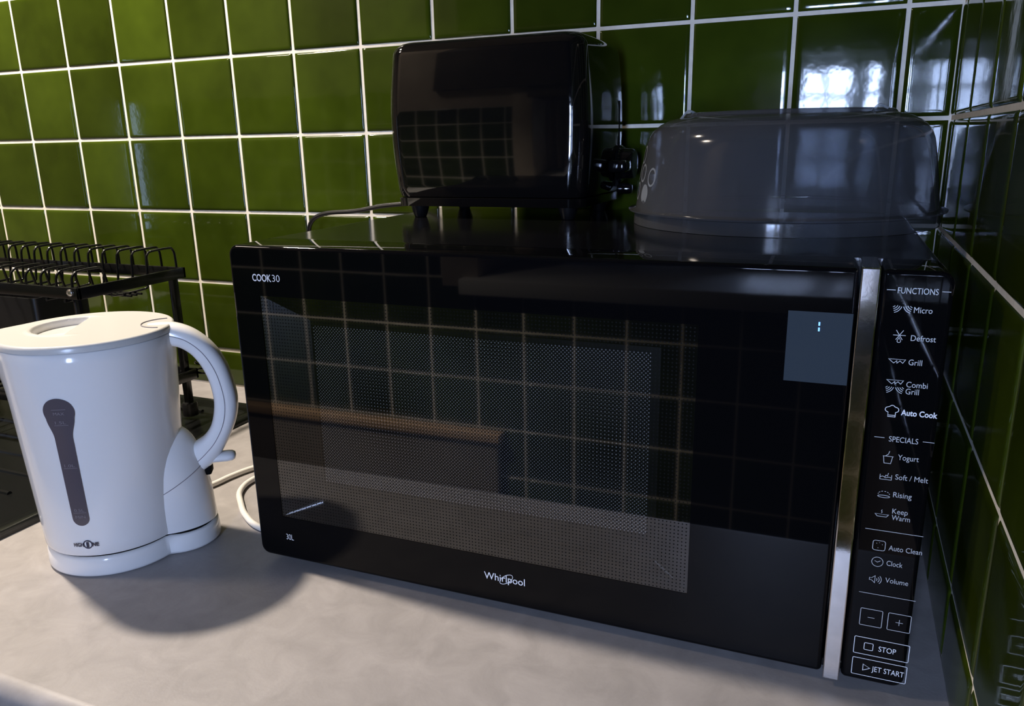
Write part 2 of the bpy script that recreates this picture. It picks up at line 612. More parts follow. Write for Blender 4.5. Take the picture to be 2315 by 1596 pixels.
# ------------------------------------------------------------------ worktop
CF = -0.6425
prof = [(-0.001, 0.9), (CF + 0.012, 0.9)]
for k in range(9):
    a = radians(90 + 90 * k / 8)
    prof.append((CF + 0.012 + 0.012 * cos(a), 0.888 + 0.012 * sin(a)))
prof += [(CF, 0.866), (CF + 0.006, 0.862), (-0.001, 0.862)]
b = B()
xl = [-2.65, -1.62, -0.846, -0.001]
b.loft([[(-2.65, y, z) for y, z in prof], [(-0.0005, y, z) for y, z in prof]])
tag(b.obj('worktop', M_counter, angle=30), 'grey-brown stone-effect laminate worktop with a rounded front edge', 'worktop')
for nm, x0, x1, lab in (('base_cabinet', -1.30, -0.003, 'black base cabinet under the worktop, below the microwave'),
                        ('base_cabinet', -2.60, -1.305, 'black base cabinet under the worktop, below the sink')):
    t = thing(nm, lab, 'cabinet', ((x0 + x1) / 2, -0.3, 0))
    B().box((x0, -0.59, 0.0), (x1, -0.003, 0.8615), 0.002).obj('body', M_blackd, t)
    xm = (x0 + x1) / 2
    for a, c in ((x0 + 0.004, xm - 0.002), (xm + 0.002, x1 - 0.004)):
        dr = B().box((a, -0.612, 0.10), (c, -0.590, 0.85), 0.003).obj('door', M_blackd, t)
        B().tube([((a + c) / 2 - 0.06, -0.63, 0.80), ((a + c) / 2 + 0.06, -0.63, 0.80)], 0.005).box(((a + c) / 2 - 0.06, -0.632, 0.797), ((a + c) / 2 - 0.052, -0.610, 0.803)).box(((a + c) / 2 + 0.052, -0.632, 0.797), ((a + c) / 2 + 0.06, -0.610, 0.803)).obj('handle', M_chrome, dr)

# black sink with drainer, let into the worktop at the left
t = thing('sink', 'black inset sink and drainer under the dish rack, behind the kettle', 'sink', (-1.3, -0.29, 0.9))
sx0, sx1, sy0, sy1 = -1.75, -0.842, -0.515, -0.080


def rr3(x0, y0, x1, y1, r, z, n=6):
    return [(x0 + x, y0 + y, z) for x, y in rrect(x1 - x0, y1 - y0, r, n)]


def ins(d, z, r=0.02):
    return rr3(sx0 + d, sy0 + d, sx1 - d, sy1 - d, max(r - d, 0.004), z)


b = B()
b.loft([ins(0, 0.9001), ins(0, 0.9050), ins(0.002, 0.9072), ins(0.005, 0.9080), ins(0.014, 0.9080), ins(0.017, 0.9070), ins(0.022, 0.9035), ins(0.026, 0.9030)], False, True)
b.obj('rim', M_sink, t, angle=50)
b = B()
for k in range(9):
    y = -0.46 + 0.042 * k
    b.tube([(-1.22, y, 0.9030), (-0.93, y, 0.9030)], 0.0032, 8)
b.obj('drainer_ridges', M_sink, t)

# ------------------------------------------------------------------ microwave oven
P0 = Vector((-0.56861, -0.42927, 1.19464))
MA = 0.009883
MD = Vector((cos(MA), sin(MA), 0))
MN = Vector((sin(MA), -cos(MA), 0))
MW, MH = 0.539, 0.2867


def F(u, v, w=0.0):
    return P0 + MD * u + Vector((0, 0, -v)) + MN * w


def Fb(c):           # box helper: x=u, y=w, z=-v
    return F(c.x, -c.z, c.y)


mo = thing('microwave', 'large black microwave oven with chrome bar handle standing on the worktop', 'microwave', tuple(F(MW / 2, MH + 0.0075, -0.2)))
# body shell behind the front
BD = 0.385
b = B()
def bring(w, ins_=0.0):
    return [F(0.0016 + ins_ + x, -0.0 + ins_ + y, w) for x, y in rrect(MW - 0.0032 - 2 * ins_, MH - 0.004 - 2 * ins_, 0.006)]
b.loft([bring(-0.0462), bring(-0.05), bring(-BD + 0.004), bring(-BD, 0.004)])
b.obj('body', M_steelblk, mo, angle=40, flat=0.004)
for u in (0.05, MW - 0.05):
    for w in (-0.08, -BD + 0.05):
        p = F(u, MH - 0.0041, w)
        B().lathe([(0.013, 0), (0.012, -(p.z - 0.9002))], tuple(p), 20).obj('foot', M_blackd, mo)


def slab(u0, u1, v0, v1, w0, w1, rl, rr, bev, mt, name, parent):
    """front slab with rounded outline corners (rl left, rr right) and a rounded front edge"""
    out = []
    for cu, cv, a0, r in ((u1 - rr, v1 - rr, 0, rr), (u0 + rl, v1 - rl, 90, rl), (u0 + rl, v0 + rl, 180, rl), (u1 - rr, v0 + rr, 270, rr)):
        for k in range(7):
            a = radians(a0 + 15 * k)
            out.append((cu, cv, r, a))

    def ring(d, w):
        return [F(cu + max(r - d, 0) * cos(a) + (0 if r > d else -d * (1 if cos(a) > 0 else -1) * 0), cv + max(r - d, 0) * sin(a), w) for cu, cv, r, a in out]
    rings = [ring(0, w0), ring(0, w1 - bev)]
    for k in range(1, 6):
        a = radians(18 * k)
        rings.append(ring(bev * (1 - cos(a)), w1 - bev + bev * sin(a)))
    return rings, out


# door (left) with an opening for the window, built as a frame
WU0, WU1, WV0, WV1 = 0.0285, 0.3915, 0.0420, 0.2450
D1 = 0.4868
rings, out = slab(0.0, D1, 0.0, MH, -0.0455, 0.0, 0.009, 0.0035, 0.0030, M_black, 'door', mo)
b = B()
b.loft(rings, True, False)
front = rings[-1]
hole = [F(WU1, WV1, 0), F(WU0, WV1, 0), F(WU0, WV0, 0), F(WU1, WV0, 0)]
n = len(front)
k0 = len(b.v) - n
hv = len(b.v)
b.v += [tuple(h) for h in hole]
fs = []
for q in range(n):
    a, c = k0 + q, k0 + (q + 1) % n
    qa, qc = min(q // 7, 3), min(((q + 1) % n) // 7, 3)
    if qa == qc:
        fs.append((a, c, hv + qa))
    else:
        fs.append((a, c, hv + qc, hv + qa))
b.f += fs
b.mi += [0] * len(fs)
door = b.obj('door', M_doorglass, mo, angle=30, flat=MN)
# window pane with printed dots
me_uv = [(WU0, WV1), (WU1, WV1), (WU1, WV0), (WU0, WV0)]
pane = obj('window_pane', [F(u, v, -0.0003) for u, v in me_uv], [(0, 1, 2, 3)], M_win, door, False)
uvl = pane.data.uv_layers.new(name='uv')
for lp in pane.data.loops:
    co = pane.data.vertices[lp.vertex_index].co + root_loc(pane) - P0
    uvl.data[lp.index].uv = (co.dot(MD), -co.z)
# cavity frame behind the pane: four sloping sides and the recessed screen
IW = -0.020
IU0, IU1, IV0, IV1 = 0.0625, 0.3630, 0.0650, 0.2330
O4 = [(WU0, WV0), (WU1, WV0), (WU1, WV1), (WU0, WV1)]
I4 = [(IU0, IV0), (IU1, IV0), (IU1, IV1), (IU0, IV1)]
b = B()
for q in range(4):
    r_ = (q + 1) % 4
    b.add([F(*O4[q], -0.0012), F(*O4[r_], -0.0012), F(*I4[r_], IW), F(*I4[q], IW)], [(0, 1, 2, 3)])
b.obj('cavity_frame', M_tray, door, False)
scr = obj('screen', [F(u, v, IW) for u, v in I4], [(0, 1, 2, 3)], M_tray, door, False)
SU0, SU1, SV0, SV1 = 0.0650, 0.3560, 0.0690, 0.2130
per = obj('perforated_panel', [F(u, v, IW + 0.0006) for u, v in ((SU0, SV0), (SU1, SV0), (SU1, SV1), (SU0, SV1))], [(0, 1, 2, 3)], M_mesh, scr, False)
uvl = per.data.uv_layers.new(name='uv')
for lp in per.data.loops:
    co = per.data.vertices[lp.vertex_index].co + root_loc(per) - P0
    uvl.data[lp.index].uv = (co.dot(MD), -co.z + 0.3)
for q, r_ in ((3, 0.0020), (2, 0.0007)):  # beads on the mitre folds, added to imitate the window's glint
    a, c = F(*O4[q], -0.0035), F(*I4[q], IW + 0.0015)
    B().tube([a + (c - a) * 0.03, a + (c - a) * 0.97], r_, 10).obj('corner_glint', M_brushed, door, label='metal fold in the oven window corner, made pale to imitate a window glint')
# thin seam between door and control panel, chrome bar
b = B()
b.box((0.4876, -0.0455, -0.2885), (0.4985, 0.0035, 0.0012), 0.0009, 2, xf=Fb)
b.obj('handle', M_chrome, mo, label='vertical chrome bar handle', flat=0.0003)
rings, out = slab(0.4993, MW, 0.0, MH, -0.0455, 0.0, 0.0035, 0.008, 0.0030, M_black, 'panel', mo)
b = B()
b.loft(rings, True, True)
panel = b.obj('control_panel', M_doorglass, mo, angle=30, flat=MN)
B().box((0.006, -0.20, -(MH + 0.0012)), (0.531, -0.010, -(MH - 0.006)), 0.001, xf=Fb).obj('bottom_lip', M_black, mo)

# display
dsp = B().add([F(*p, 0.0002) for p in ((0.4473, 0.0285), (0.4855, 0.0285), (0.4855, 0.0750), (0.4473, 0.0750))], [(0, 1, 2, 3)]).obj('display', M_lcd, door, False, label='small grey-blue lit display')
b = B()
for v in (0.0348, 0.0384):
    b.add([F(0.4658, v, 0.0005), F(0.4668, v, 0.0005), F(0.4668, v + 0.0024, 0.0005), F(0.4658, v + 0.0024, 0.0005)], [(0, 1, 2, 3)])
b.obj('digit', M_blue, dsp, False, label='blue lit digit one')

FONT = None


def text_mesh(s, spacing=1.0, bold=0.0):
    c = bpy.data.curves.new('t', 'FONT')
    c.body = s
    c.size = 1.0
    c.space_character = spacing
    c.offset = bold
    c.resolution_u = 4
    o = bpy.data.objects.new('t', c)
    COL.objects.link(o)
    dg = bpy.context.evaluated_depsgraph_get()
    dg.update()
    me = bpy.data.meshes.new_from_object(o.evaluated_get(dg))
    vs = [v.co.copy() for v in me.vertices]
    fs = [tuple(p.vertices) for p in me.polygons]
    bpy.data.objects.remove(o)
    bpy.data.curves.remove(c)
    bpy.data.meshes.remove(me)
    return vs, fs


def put_text(b, s, u0, u1, vc, h, fn, bold=0.0, spacing=1.0, w=0.0004):
    """text between u0 and u1; vc = middle of the capital height, h = capital height"""
    vs, fs = text_mesh(s, spacing, bold)
    x0, x1 = min(v.x for v in vs), max(v.x for v in vs)
    cap = 0.69
    b.add([fn(u0 + (v.x - x0) / (x1 - x0) * (u1 - u0), vc + h / 2 - v.y / cap * h, w) for v in vs], fs)
    return b


def stroke(b, pts, wd, fn=F, w=0.0004, closed=False):
    """flat ribbon along points on the face"""
    P = [Vector((p[0], p[1])) for p in pts]
    if closed:
        P = P + [P[0], P[1]]
    L, Rr = [], []
    for i, p in enumerate(P):
        a = P[max(i - 1, 0)]
        c = P[min(i + 1, len(P) - 1)]
        d1 = (p - a).normalized() if (p - a).length > 1e-9 else (c - p).normalized()
        d2 = (c - p).normalized() if (c - p).length > 1e-9 else d1
        t_ = (d1 + d2)
        t_ = t_.normalized() if t_.length > 1e-6 else d1
        nn = Vector((-t_.y, t_.x))
        k = 1 / max(0.5, nn.dot(Vector((-d1.y, d1.x))))
        L.append(p + nn * wd / 2 * k)
        Rr.append(p - nn * wd / 2 * k)
    n_ = len(P)
    vs = [fn(q.x, q.y, w) for q in L] + [fn(q.x, q.y, w) for q in Rr]
    b.add(vs, [(i, i + 1, n_ + i + 1, n_ + i) for i in range(n_ - 1)])
    return b


def arc(cx, cy, r, a0, a1, n=10, ry=None):
    ry = ry or r
    return [(cx + r * cos(radians(a0 + (a1 - a0) * k / n)), cy + ry * sin(radians(a0 + (a1 - a0) * k / n))) for k in range(n + 1)]


LW = 0.00038
def lab(name, fnc, mt=None, parent=None, label=None):
    b = B()
    fnc(b)
    return b.obj(name, mt or M_printdim, parent or panel, False, label=label)


# writing on the door
lab('printed_label', lambda b: (put_text(b, 'COOK', 0.0233, 0.0425, 0.0266, 0.0058, F, 0.018), put_text(b, '30', 0.0436, 0.0512, 0.0264, 0.0058, F, -0.008)), M_print, door, 'white lettering COOK 30')
lab('printed_label', lambda b: put_text(b, '30L', 0.0309, 0.0388, 0.2643, 0.0056, F, 0.0), M_print, door, 'white lettering 30L')


def whirl(b):
    put_text(b, 'Whirlpool', 0.2279, 0.2636, 0.2627, 0.0062, F, 0.004)
    for p in (arc(0.2475, 0.2630, 0.0068, 0, 360, 40, 0.0030),):
        c0 = (0.2475, 0.2630)
        q = []
        for x, y in p:
            dx, dy = x - c0[0], y - c0[1]
            a = radians(-38)
            q.append((c0[0] + dx * cos(a) - dy * sin(a), c0[1] + dx * sin(a) + dy * cos(a)))
        stroke(b, q[:-1], 0.00050, F, 0.0006, True)


lab('brand_badge', whirl, M_print, door, 'white brand lettering with a ring through it')


# icons and words on the control panel
def waves(b, u0, u1, v0, v1):
    hh = v1 - v0
    um = (u0 + u1) / 2
    for k in range(4):
        r = hh * (0.46 + 0.27 * k)
        stroke(b, [(x, y) for x, y in arc(u0 - 0.0010, v0 - 0.0012, r, 8, 75, 8) if y > v0 - 0.0003], LW)
        stroke(b, [(x, y) for x, y in arc(u1 + 0.0010, v0 - 0.0012, r, 172, 105, 8) if y > v0 - 0.0003], LW)


def grill_icon(b, u0, u1, v0, v1):
    stroke(b, [(u0, v0), (u1, v0), (u1 - 0.0014, v1 - 0.0002), (u1 - 0.0030, v0 + 0.0009), (u1 - 0.0046, v1), (u0 + 0.0046, v0 + 0.0009), (u0 + 0.0030, v1), (u0 + 0.0014, v0 + 0.0012)], LW, closed=True)


def words(txt, u0, u1, v, h, bold=0.0):
    return lambda b: put_text(b, txt, u0, u1, v, h, F, bold)


def combine(*fs):
    def f(b):
        for q in fs:
            q(b)
    return f


def hline(u0, u1, v):
    return lambda b: stroke(b, [(u0, v), (u1, v)], LW)


CH = 0.0036
lab('function_heading', combine(words('FUNCTIONS', 0.5087, 0.5306, 0.0123, 0.0037), hline(0.5027, 0.5075, 0.0122), hline(0.5325, 0.5371, 0.0120)))
lab('function_key', combine(lambda b: waves(b, 0.5075, 0.5172, 0.0218, 0.0262), words('Micro', 0.5186, 0.5286, 0.0238, CH)))


def snow(b):
    c = (0.5123, 0.0398)
    stroke(b, [(0.5088, 0.0400), (0.5158, 0.0400)], LW)
    stroke(b, [(c[0] - 0.0020, 0.0368), (c[0] + 0.0018, 0.0428)], LW)
    stroke(b, [(c[0] + 0.0020, 0.0368), (c[0] - 0.0018, 0.0428)], LW)
    stroke(b, [(c[0], 0.0414)] + arc(c[0], 0.0436, 0.0010, -30, 210, 10), LW, closed=True)


lab('function_key', combine(snow, words('Defrost', 0.5187, 0.5323, 0.0412, CH)))
lab('function_key', combine(lambda b: grill_icon(b, 0.5078, 0.5172, 0.0552, 0.0577), words('Grill', 0.5190, 0.5264, 0.0565, CH)))
lab('function_key', combine(lambda b: grill_icon(b, 0.5080, 0.5174, 0.0686, 0.0711), lambda b: waves(b, 0.5082, 0.5176, 0.0730, 0.0772), words('Combi', 0.5192, 0.5310, 0.0707, CH), words('Grill', 0.5192, 0.5266, 0.0752, CH)))


def hat(b):
    stroke(b, [(0.5108, 0.0926), (0.5108, 0.0897)] + arc(0.5106, 0.0879, 0.0016, 100, 260, 8) + arc(0.5129, 0.0868, 0.0017, 210, 330, 8) + arc(0.5151, 0.0879, 0.0016, 280, 440, 8) + [(0.5150, 0.0897), (0.5150, 0.0926)], LW, closed=True)
    stroke(b, [(0.5108, 0.0916), (0.5150, 0.0916)], LW)


lab('function_key', combine(hat, words('Auto Cook', 0.5181, 0.5383, 0.0891, CH, 0.022)), M_print)
lab('function_heading', combine(words('SPECIALS', 0.5130, 0.5296, 0.1073, 0.0036), hline(0.5045, 0.5104, 0.1070), hline(0.5321, 0.5385, 0.1070)))


def yog(b):
    stroke(b, [(0.5106, 0.1192), (0.5168, 0.1192)], LW)
    stroke(b, [(0.5110, 0.1192), (0.5117, 0.1240), (0.5155, 0.1240), (0.5163, 0.1192)], LW)
    stroke(b, [(0.5122, 0.1190), (0.5137, 0.1178), (0.5143, 0.1156)], LW)


lab('function_key', combine(yog, words('Yogurt', 0.5193, 0.5312, 0.1190, CH)))


def soft(b):
    stroke(b, [(0.5103, 0.1318), (0.5103, 0.1352), (0.5170, 0.1352), (0.5170, 0.1318)], LW)
    stroke(b, [(0.5103, 0.1337), (0.5118, 0.1330), (0.5136, 0.1340), (0.5152, 0.1333), (0.5170, 0.1337)], LW)
    stroke(b, [(0.5130, 0.1336), (0.5136, 0.1322), (0.5146, 0.1326), (0.5150, 0.1306)], LW)


lab('function_key', combine(soft, words('Soft / Melt', 0.5191, 0.5378, 0.1325, CH)))


def rising(b):
    stroke(b, arc(0.5137, 0.1470, 0.0035, 0, 360, 24, 0.0008)[:-1], LW, closed=True)
    for k in range(6):
        stroke(b, arc(0.5137, 0.1458, 0.0034, 182 + 30 * k, 182 + 30 * k + 16, 3, 0.0024), LW)


lab('function_key', combine(rising, words('Rising', 0.5191, 0.5298, 0.1448, CH)))


def warm(b):
    stroke(b, [(0.5098, 0.1596), (0.5178, 0.1596), (0.5166, 0.1612), (0.5112, 0.1612)], LW, closed=True)
    stroke(b, [(0.5135, 0.1588), (0.5139, 0.1580), (0.5134, 0.1572), (0.5138, 0.1564)], LW)


lab('function_key', combine(warm, words('Keep', 0.5197, 0.5287, 0.1563, CH), words('Warm', 0.5197, 0.5304, 0.1608, CH)))
lab('divider_line', hline(0.5050, 0.5392, 0.1712))


def clean(b):
    stroke(b, [(0.5106 + x, 0.1786 + y) for x, y in rrect(0.0074, 0.0070, 0.0014, 4)], LW, closed=True)
    for x, y in ((0.5126, 0.1806), (0.5160, 0.1812), (0.5136, 0.1838), (0.5142, 0.1800)):
        stroke(b, [(x, y), (x + 0.0004, y)], 0.0004)


lab('function_key', combine(clean, words('Auto Clean', 0.5201, 0.5396, 0.1826, CH)))


def clock(b):
    stroke(b, arc(0.5144, 0.1940, 0.0034, 0, 360, 28)[:-1], LW, closed=True)
    stroke(b, [(0.5128, 0.1934), (0.5144, 0.1942), (0.5162, 0.1930)], LW)


lab('function_key', combine(clock, words('Clock', 0.5199, 0.5294, 0.1938, CH)))


def volume(b):
    stroke(b, [(0.5108, 0.2062), (0.5121, 0.2062), (0.5141, 0.2044), (0.5141, 0.2096), (0.5121, 0.2078), (0.5108, 0.2078)], LW, closed=True)
    for k in range(3):
        stroke(b, arc(0.5141, 0.2070, 0.0013 + 0.0013 * k, -45, 45, 6), LW)


lab('function_key', combine(volume, words('Volume', 0.5203, 0.5340, 0.2062, CH)))
lab('divider_line', hline(0.5054, 0.5396, 0.2181))


def framed(u0, u1, v0, v1):
    return lambda b: stroke(b, [(u0 + x, v0 + y) for x, y in rrect(u1 - u0, v1 - v0, 0.0007, 3)], 0.00042, closed=True)


lab('minus_key', combine(framed(0.5077, 0.5212, 0.2299, 0.2426), hline(0.5124, 0.5166, 0.2362)))
lab('plus_key', combine(framed(0.5247, 0.5384, 0.2299, 0.2426), hline(0.5294, 0.5338, 0.2362), lambda b: stroke(b, [(0.5316, 0.2340), (0.5316, 0.2384)], LW)))
lab('stop_key', combine(framed(0.5059, 0.5397, 0.2521, 0.2650), framed(0.5122, 0.5177, 0.2559, 0.2612), words('STOP', 0.5212, 0.5319, 0.2587, 0.0040)), M_print)
lab('start_key', combine(framed(0.5060, 0.5397, 0.2685, 0.2816), lambda b: stroke(b, [(0.5129, 0.2728), (0.5172, 0.2752), (0.5129, 0.2776)], 0.0004, closed=True), words('JET START', 0.5184, 0.5383, 0.2750, 0.0040)), M_print)

# ------------------------------------------------------------------ toaster
ZT = 1.19464                # top of the microwave
tx0, tx1, ty0, ty1 = -0.5560, -0.3325, -0.1870, -0.0290
to = thing('toaster', 'glossy black toaster standing on the microwave, control dial at its right end', 'toaster', ((tx0 + tx1) / 2, (ty0 + ty1) / 2, ZT))
zt0, zt1 = 1.2075, 1.3760


def tring(z, d, r):
    return [(tx0 + d + x, ty0 + d + y, z) for x, y in rrect(tx1 - tx0 - 2 * d, ty1 - ty0 - 2 * d, r, 8)]


def bulge(z):
    s = (z - 1.218) / (zt1 - 1.218)
    return 0.0035 - 0.0045 * sin(pi * min(max(s, 0), 1)) + 0.0020 * s


rg = []
NZ = 22
for k in range(NZ + 1):
    z = 1.2175 + (1.362 - 1.2175) * k / NZ
    rg.append(tring(z, bulge(z) + (0.0012 if k == 0 else 0), 0.020 - 0.002 * k / NZ))
for k in range(1, 8):
    a = radians(90 * k / 7)
    rg.append(tring(1.362 + (zt1 - 1.362) * sin(a), bulge(1.362) + 0.013 * (1 - cos(a)), 0.018))
b = B()
b.loft(rg)
b.obj('housing', M_black, to, angle=50)
b = B()
b.loft([tring(zt0, 0.006, 0.016), tring(zt0, 0.0042, 0.018), tring(1.2160, 0.0032, 0.019), tring(1.2166, 0.0042, 0.019)])
b.obj('base', M_black, to, angle=50)
for y in (-0.082, -0.138):
    B().box((tx0 + 0.03, y - 0.014, zt1 - 0.002), (tx1 - 0.03, y + 0.014, zt1 + 0.0008), 0.0005).obj('bread_slot', M_seam, to)
for fx in (-0.5290, -0.3560):
    for fy in (-0.1670, -0.055):
        B().lathe([(0.0105, 0.0132), (0.0090, 0.007), (0.0070, 0.0012), (0.0064, 0.0)], (fx, fy, ZT + 0.0002), 20).obj('foot', M_blackd, to)
xr = tx1
B().box((xr - 0.004, -0.0600, 1.222), (xr + 0.0003, -0.0555, 1.315), 0.0003).obj('lever_slot', M_seam, to)
B().box((xr, -0.1060, 1.2390), (xr + 0.020, -0.0760, 1.2520), 0.004, 3).obj('lever', M_black, to)
B().lathe([(0.0205, 0.0), (0.0205, 0.003), (0.0190, 0.0045), (0.0170, 0.0045), (0.0165, 0.016), (0.015, 0.0180), (0.003, 0.0185)], (xr - 0.0005, -0.054, 1.2470), 40, axis='x').obj('dial', M_black, to)
B().lathe([(0.0060, 0), (0.0060, 0.012), (0.0045, 0.0155), (0.001, 0.0160)], (xr - 0.0005, -0.0560, 1.2195), 20, axis='x').obj('button', M_black, to)
cd = spline([(-0.552, -0.060, 1.2130), (-0.585, -0.055, 1.2020), (-0.62, -0.055, 1.1985), (-0.650, -0.055, 1.1955), (-0.688, -0.058, 1.1890), (-0.735, -0.060, 1.1850), (-0.757, -0.061, 1.1740), (-0.768, -0.055, 1.150), (-0.772, -0.045, 1.10), (-0.765, -0.035, 1.00), (-0.74, -0.03, 0.93), (-0.69, -0.03, 0.9045)], 8)
B().tube(cd, 0.0030, 10).obj('power_cord', M_blackd, to)

# ------------------------------------------------------------------ microwave plate cover
dc = (-0.151, -0.1430)
dm = thing('plate_cover', 'smoky clear plastic microwave plate cover lying on the microwave beside the toaster', 'plate cover', (dc[0], dc[1], ZT))
pf = [(0.1362, 0.0006), (0.1376, 0.0003), (0.1372, 0.0100), (0.1372, 0.0112), (0.1425, 0.0124), (0.1428, 0.0138), (0.1385, 0.0142), (0.1360, 0.0155),
      (0.1345, 0.025), (0.1318, 0.045), (0.1283, 0.065), (0.1262, 0.075), (0.1235, 0.0815), (0.1195, 0.0868), (0.1140, 0.0912), (0.1070, 0.0946), (0.0985, 0.0968),
      (0.0950, 0.0976), (0.0935, 0.0998), (0.0915, 0.1008), (0.060, 0.1012), (0.020, 0.1014), (0.002, 0.1014)]
B().lathe(pf, (dc[0], dc[1], ZT), 96, cap=False).obj('cover', M_dome, dm, angle=40)
for a in (-150, -35):  # pale ribs standing in for lamp reflections on the cover's top
    x, y = dc[0] + 0.094 * cos(radians(a)), dc[1] + 0.094 * sin(radians(a))
    B().tube(spline([(x - 0.006, y - 0.004, ZT + 0.0955), (x, y - 0.001, ZT + 0.1025), (x + 0.007, y + 0.003, ZT + 0.1000)], 5), 0.0011, 8).obj('lamp_glint', M_etch, dm)


def dsurf(a, z, off=0.0004):
    zz = z - ZT
    for (r0, z0), (r1, z1) in zip(pf[8:], pf[9:]):
        if z0 <= zz <= z1:
            r = r0 + (r1 - r0) * (zz - z0) / (z1 - z0)
            break
    else:
        r = 0.1345
    return Vector((dc[0] + (r + off) * cos(radians(a)), dc[1] + (r + off) * sin(radians(a)), z))


for a, z, filled in ((-160, 1.2590, 0), (-155, 1.2425, 0), (-144, 1.2395, 0), (-161, 1.2255, 0), (-149.5, 1.2240, 1), (-166, 1.2430, 1)):
    b = B()
    pr0, pr1 = (0.0085, 0.0066) if not filled else (0.0088, 0.0001)
    vs = []
    for k in range(32):
        t_ = 2 * pi * k / 32
        for r in (pr0, pr1):
            vs.append(dsurf(a + math.degrees(r * cos(t_) / 0.132), z + r * sin(t_)))
    b.add(vs, [(2 * k, 2 * ((k + 1) % 32), 2 * ((k + 1) % 32) + 1, 2 * k + 1) for k in range(32)])
    b.obj('etched_disc' if filled else 'etched_ring', M_etch, dm)

# ------------------------------------------------------------------ kettle
KC = Vector((-0.7183, -0.4540, 0.9))
KA = radians(34)
kt = thing('kettle', 'white plastic jug kettle with smoked water gauge standing on its power base', 'kettle', tuple(KC))


def kp(r, off, z):          # point in the handle plane: r along the handle direction, off sideways
    return Vector((KC.x + r * cos(KA) - off * sin(KA), KC.y + r * sin(KA) + off * cos(KA), z))


DCN, RPN = 0.0570, 0.0350


def foot_ring(z, d, rm=0.0625, n=96):
    """union outline of the body circle and the pod circle"""
    out = []
    rm_, rp_ = rm - d, RPN - d
    for k in range(n):
        a = 2 * pi * k / n
        ca = cos(a)
        r = rm_
        disc = (DCN * ca) ** 2 - (DCN ** 2 - rp_ ** 2)
        if disc > 0 and ca > 0:
            r = max(r, DCN * ca + sqrt(disc))
        out.append(kp(r * ca, r * sin(a), z))
    return out


b = B()
b.loft([foot_ring(0.9002, 0.0030), foot_ring(0.9012, 0.0020), foot_ring(0.9022, 0.0004), foot_ring(0.9040, 0.0), foot_ring(0.9170, 0.0008), foot_ring(0.9188, 0.0018), foot_ring(0.9195, 0.0036), foot_ring(0.9195, 0.010)])
b.obj('power_base', M_white, kt, angle=50)
b = B()
b.loft([foot_ring(0.9190, 0.0045), foot_ring(0.9222, 0.0045)])
b.obj('base_gap', M_seam, kt)


def krad(z):
    s = (z - 0.9215) / (1.1115 - 0.9215)
    return 0.0622 + (0.0727 - 0.0622) * s


SPA = 180.0


def kring(z, d, sp, n=96):
    """body ring with the pouring lip (sp = how far the lip reaches out)"""
    out = []
    for k in range(n):
        a = 2 * pi * k / n
        r = krad(min(z, 1.1115)) - d
        dv = abs((math.degrees(a) - SPA + 180) % 360 - 180)
        if dv < 38 and sp > 0:
            r += sp * (0.5 + 0.5 * cos(pi * dv / 38)) ** 1.4
        out.append(kp(r * cos(a), r * sin(a), z))
    return out


b = B()
rg = [kring(0.9212, 0.003, 0), kring(0.9222, 0.0008, 0)]
for k in range(21):
    z = 0.924 + (1.1105 - 0.924) * k / 20
    s = max(0, (z - 1.06) / 0.05)
    rg.append(kring(z, 0, 0.013 * s ** 1.5))
rg.append(kring(1.1115, 0.0012, 0.013))
b.loft(rg)
b.obj('body', M_white, kt, angle=60)
# lid with finger recess
LZ = 1.1180


def lid_h(x, y, edge):
    """height over the lid top; x along the handle, y sideways"""
    q = (x + 0.013) / 0.0365, (y - 0.012) / 0.0385
    d = sqrt(q[0] ** 2 + q[1] ** 2)
    dep = 1 - min(max((d - 0.90) / 0.09, 0), 1)
    dep = dep * dep * (3 - 2 * dep)
    ramp = 1 - min(max((x + 0.0150) / 0.0032, 0), 1)   # straight side of the D towards the handle
    ramp = ramp * ramp * (3 - 2 * ramp)
    rim = 0.0008 * math.exp(-((d - 1.06) / 0.06) ** 2) * min(max((0.002 - x) / 0.012, 0), 1)
    return -0.0165 * dep * ramp + rim


b = B()
NA, NR = 220, 110
rim_out = kring(1.112, -0.0003, 0.013, NA)
prof = [(1.0, 1.1118), (1.0, 1.1150), (0.992, 1.1168), (0.978, 1.1178)]
rings = []
ctr = Vector((KC.x, KC.y, 0))
for s, z in prof:
    rings.append([Vector((ctr.x + (p.x - ctr.x) * s, ctr.y + (p.y - ctr.y) * s, z)) for p in rim_out])
for i in range(1, NR):
    s = 0.978 * (1 - i / NR)
    ring = []
    for p in rim_out:
        dx, dy = (p.x - ctr.x) * s, (p.y - ctr.y) * s
        lx, ly = dx * cos(KA) + dy * sin(KA), -dx * sin(KA) + dy * cos(KA)
        ring.append(Vector((ctr.x + dx, ctr.y + dy, LZ + lid_h(lx, ly, s))))
    rings.append(ring)
b.loft(rings, False, True)
lid = b.obj('lid', M_whitel, kt, angle=50)
# lid hinge piece at the handle
b = B()
pts = [kp(0.066 + 0.020 * cos(t_), 0.020 * sin(t_), LZ + 0.0004) for t_ in [radians(95 + 170 * k / 20) for k in range(21)]]
b.tube(pts, 0.00045, 6)
b.obj('lid_seam', M_gaugemark, lid)

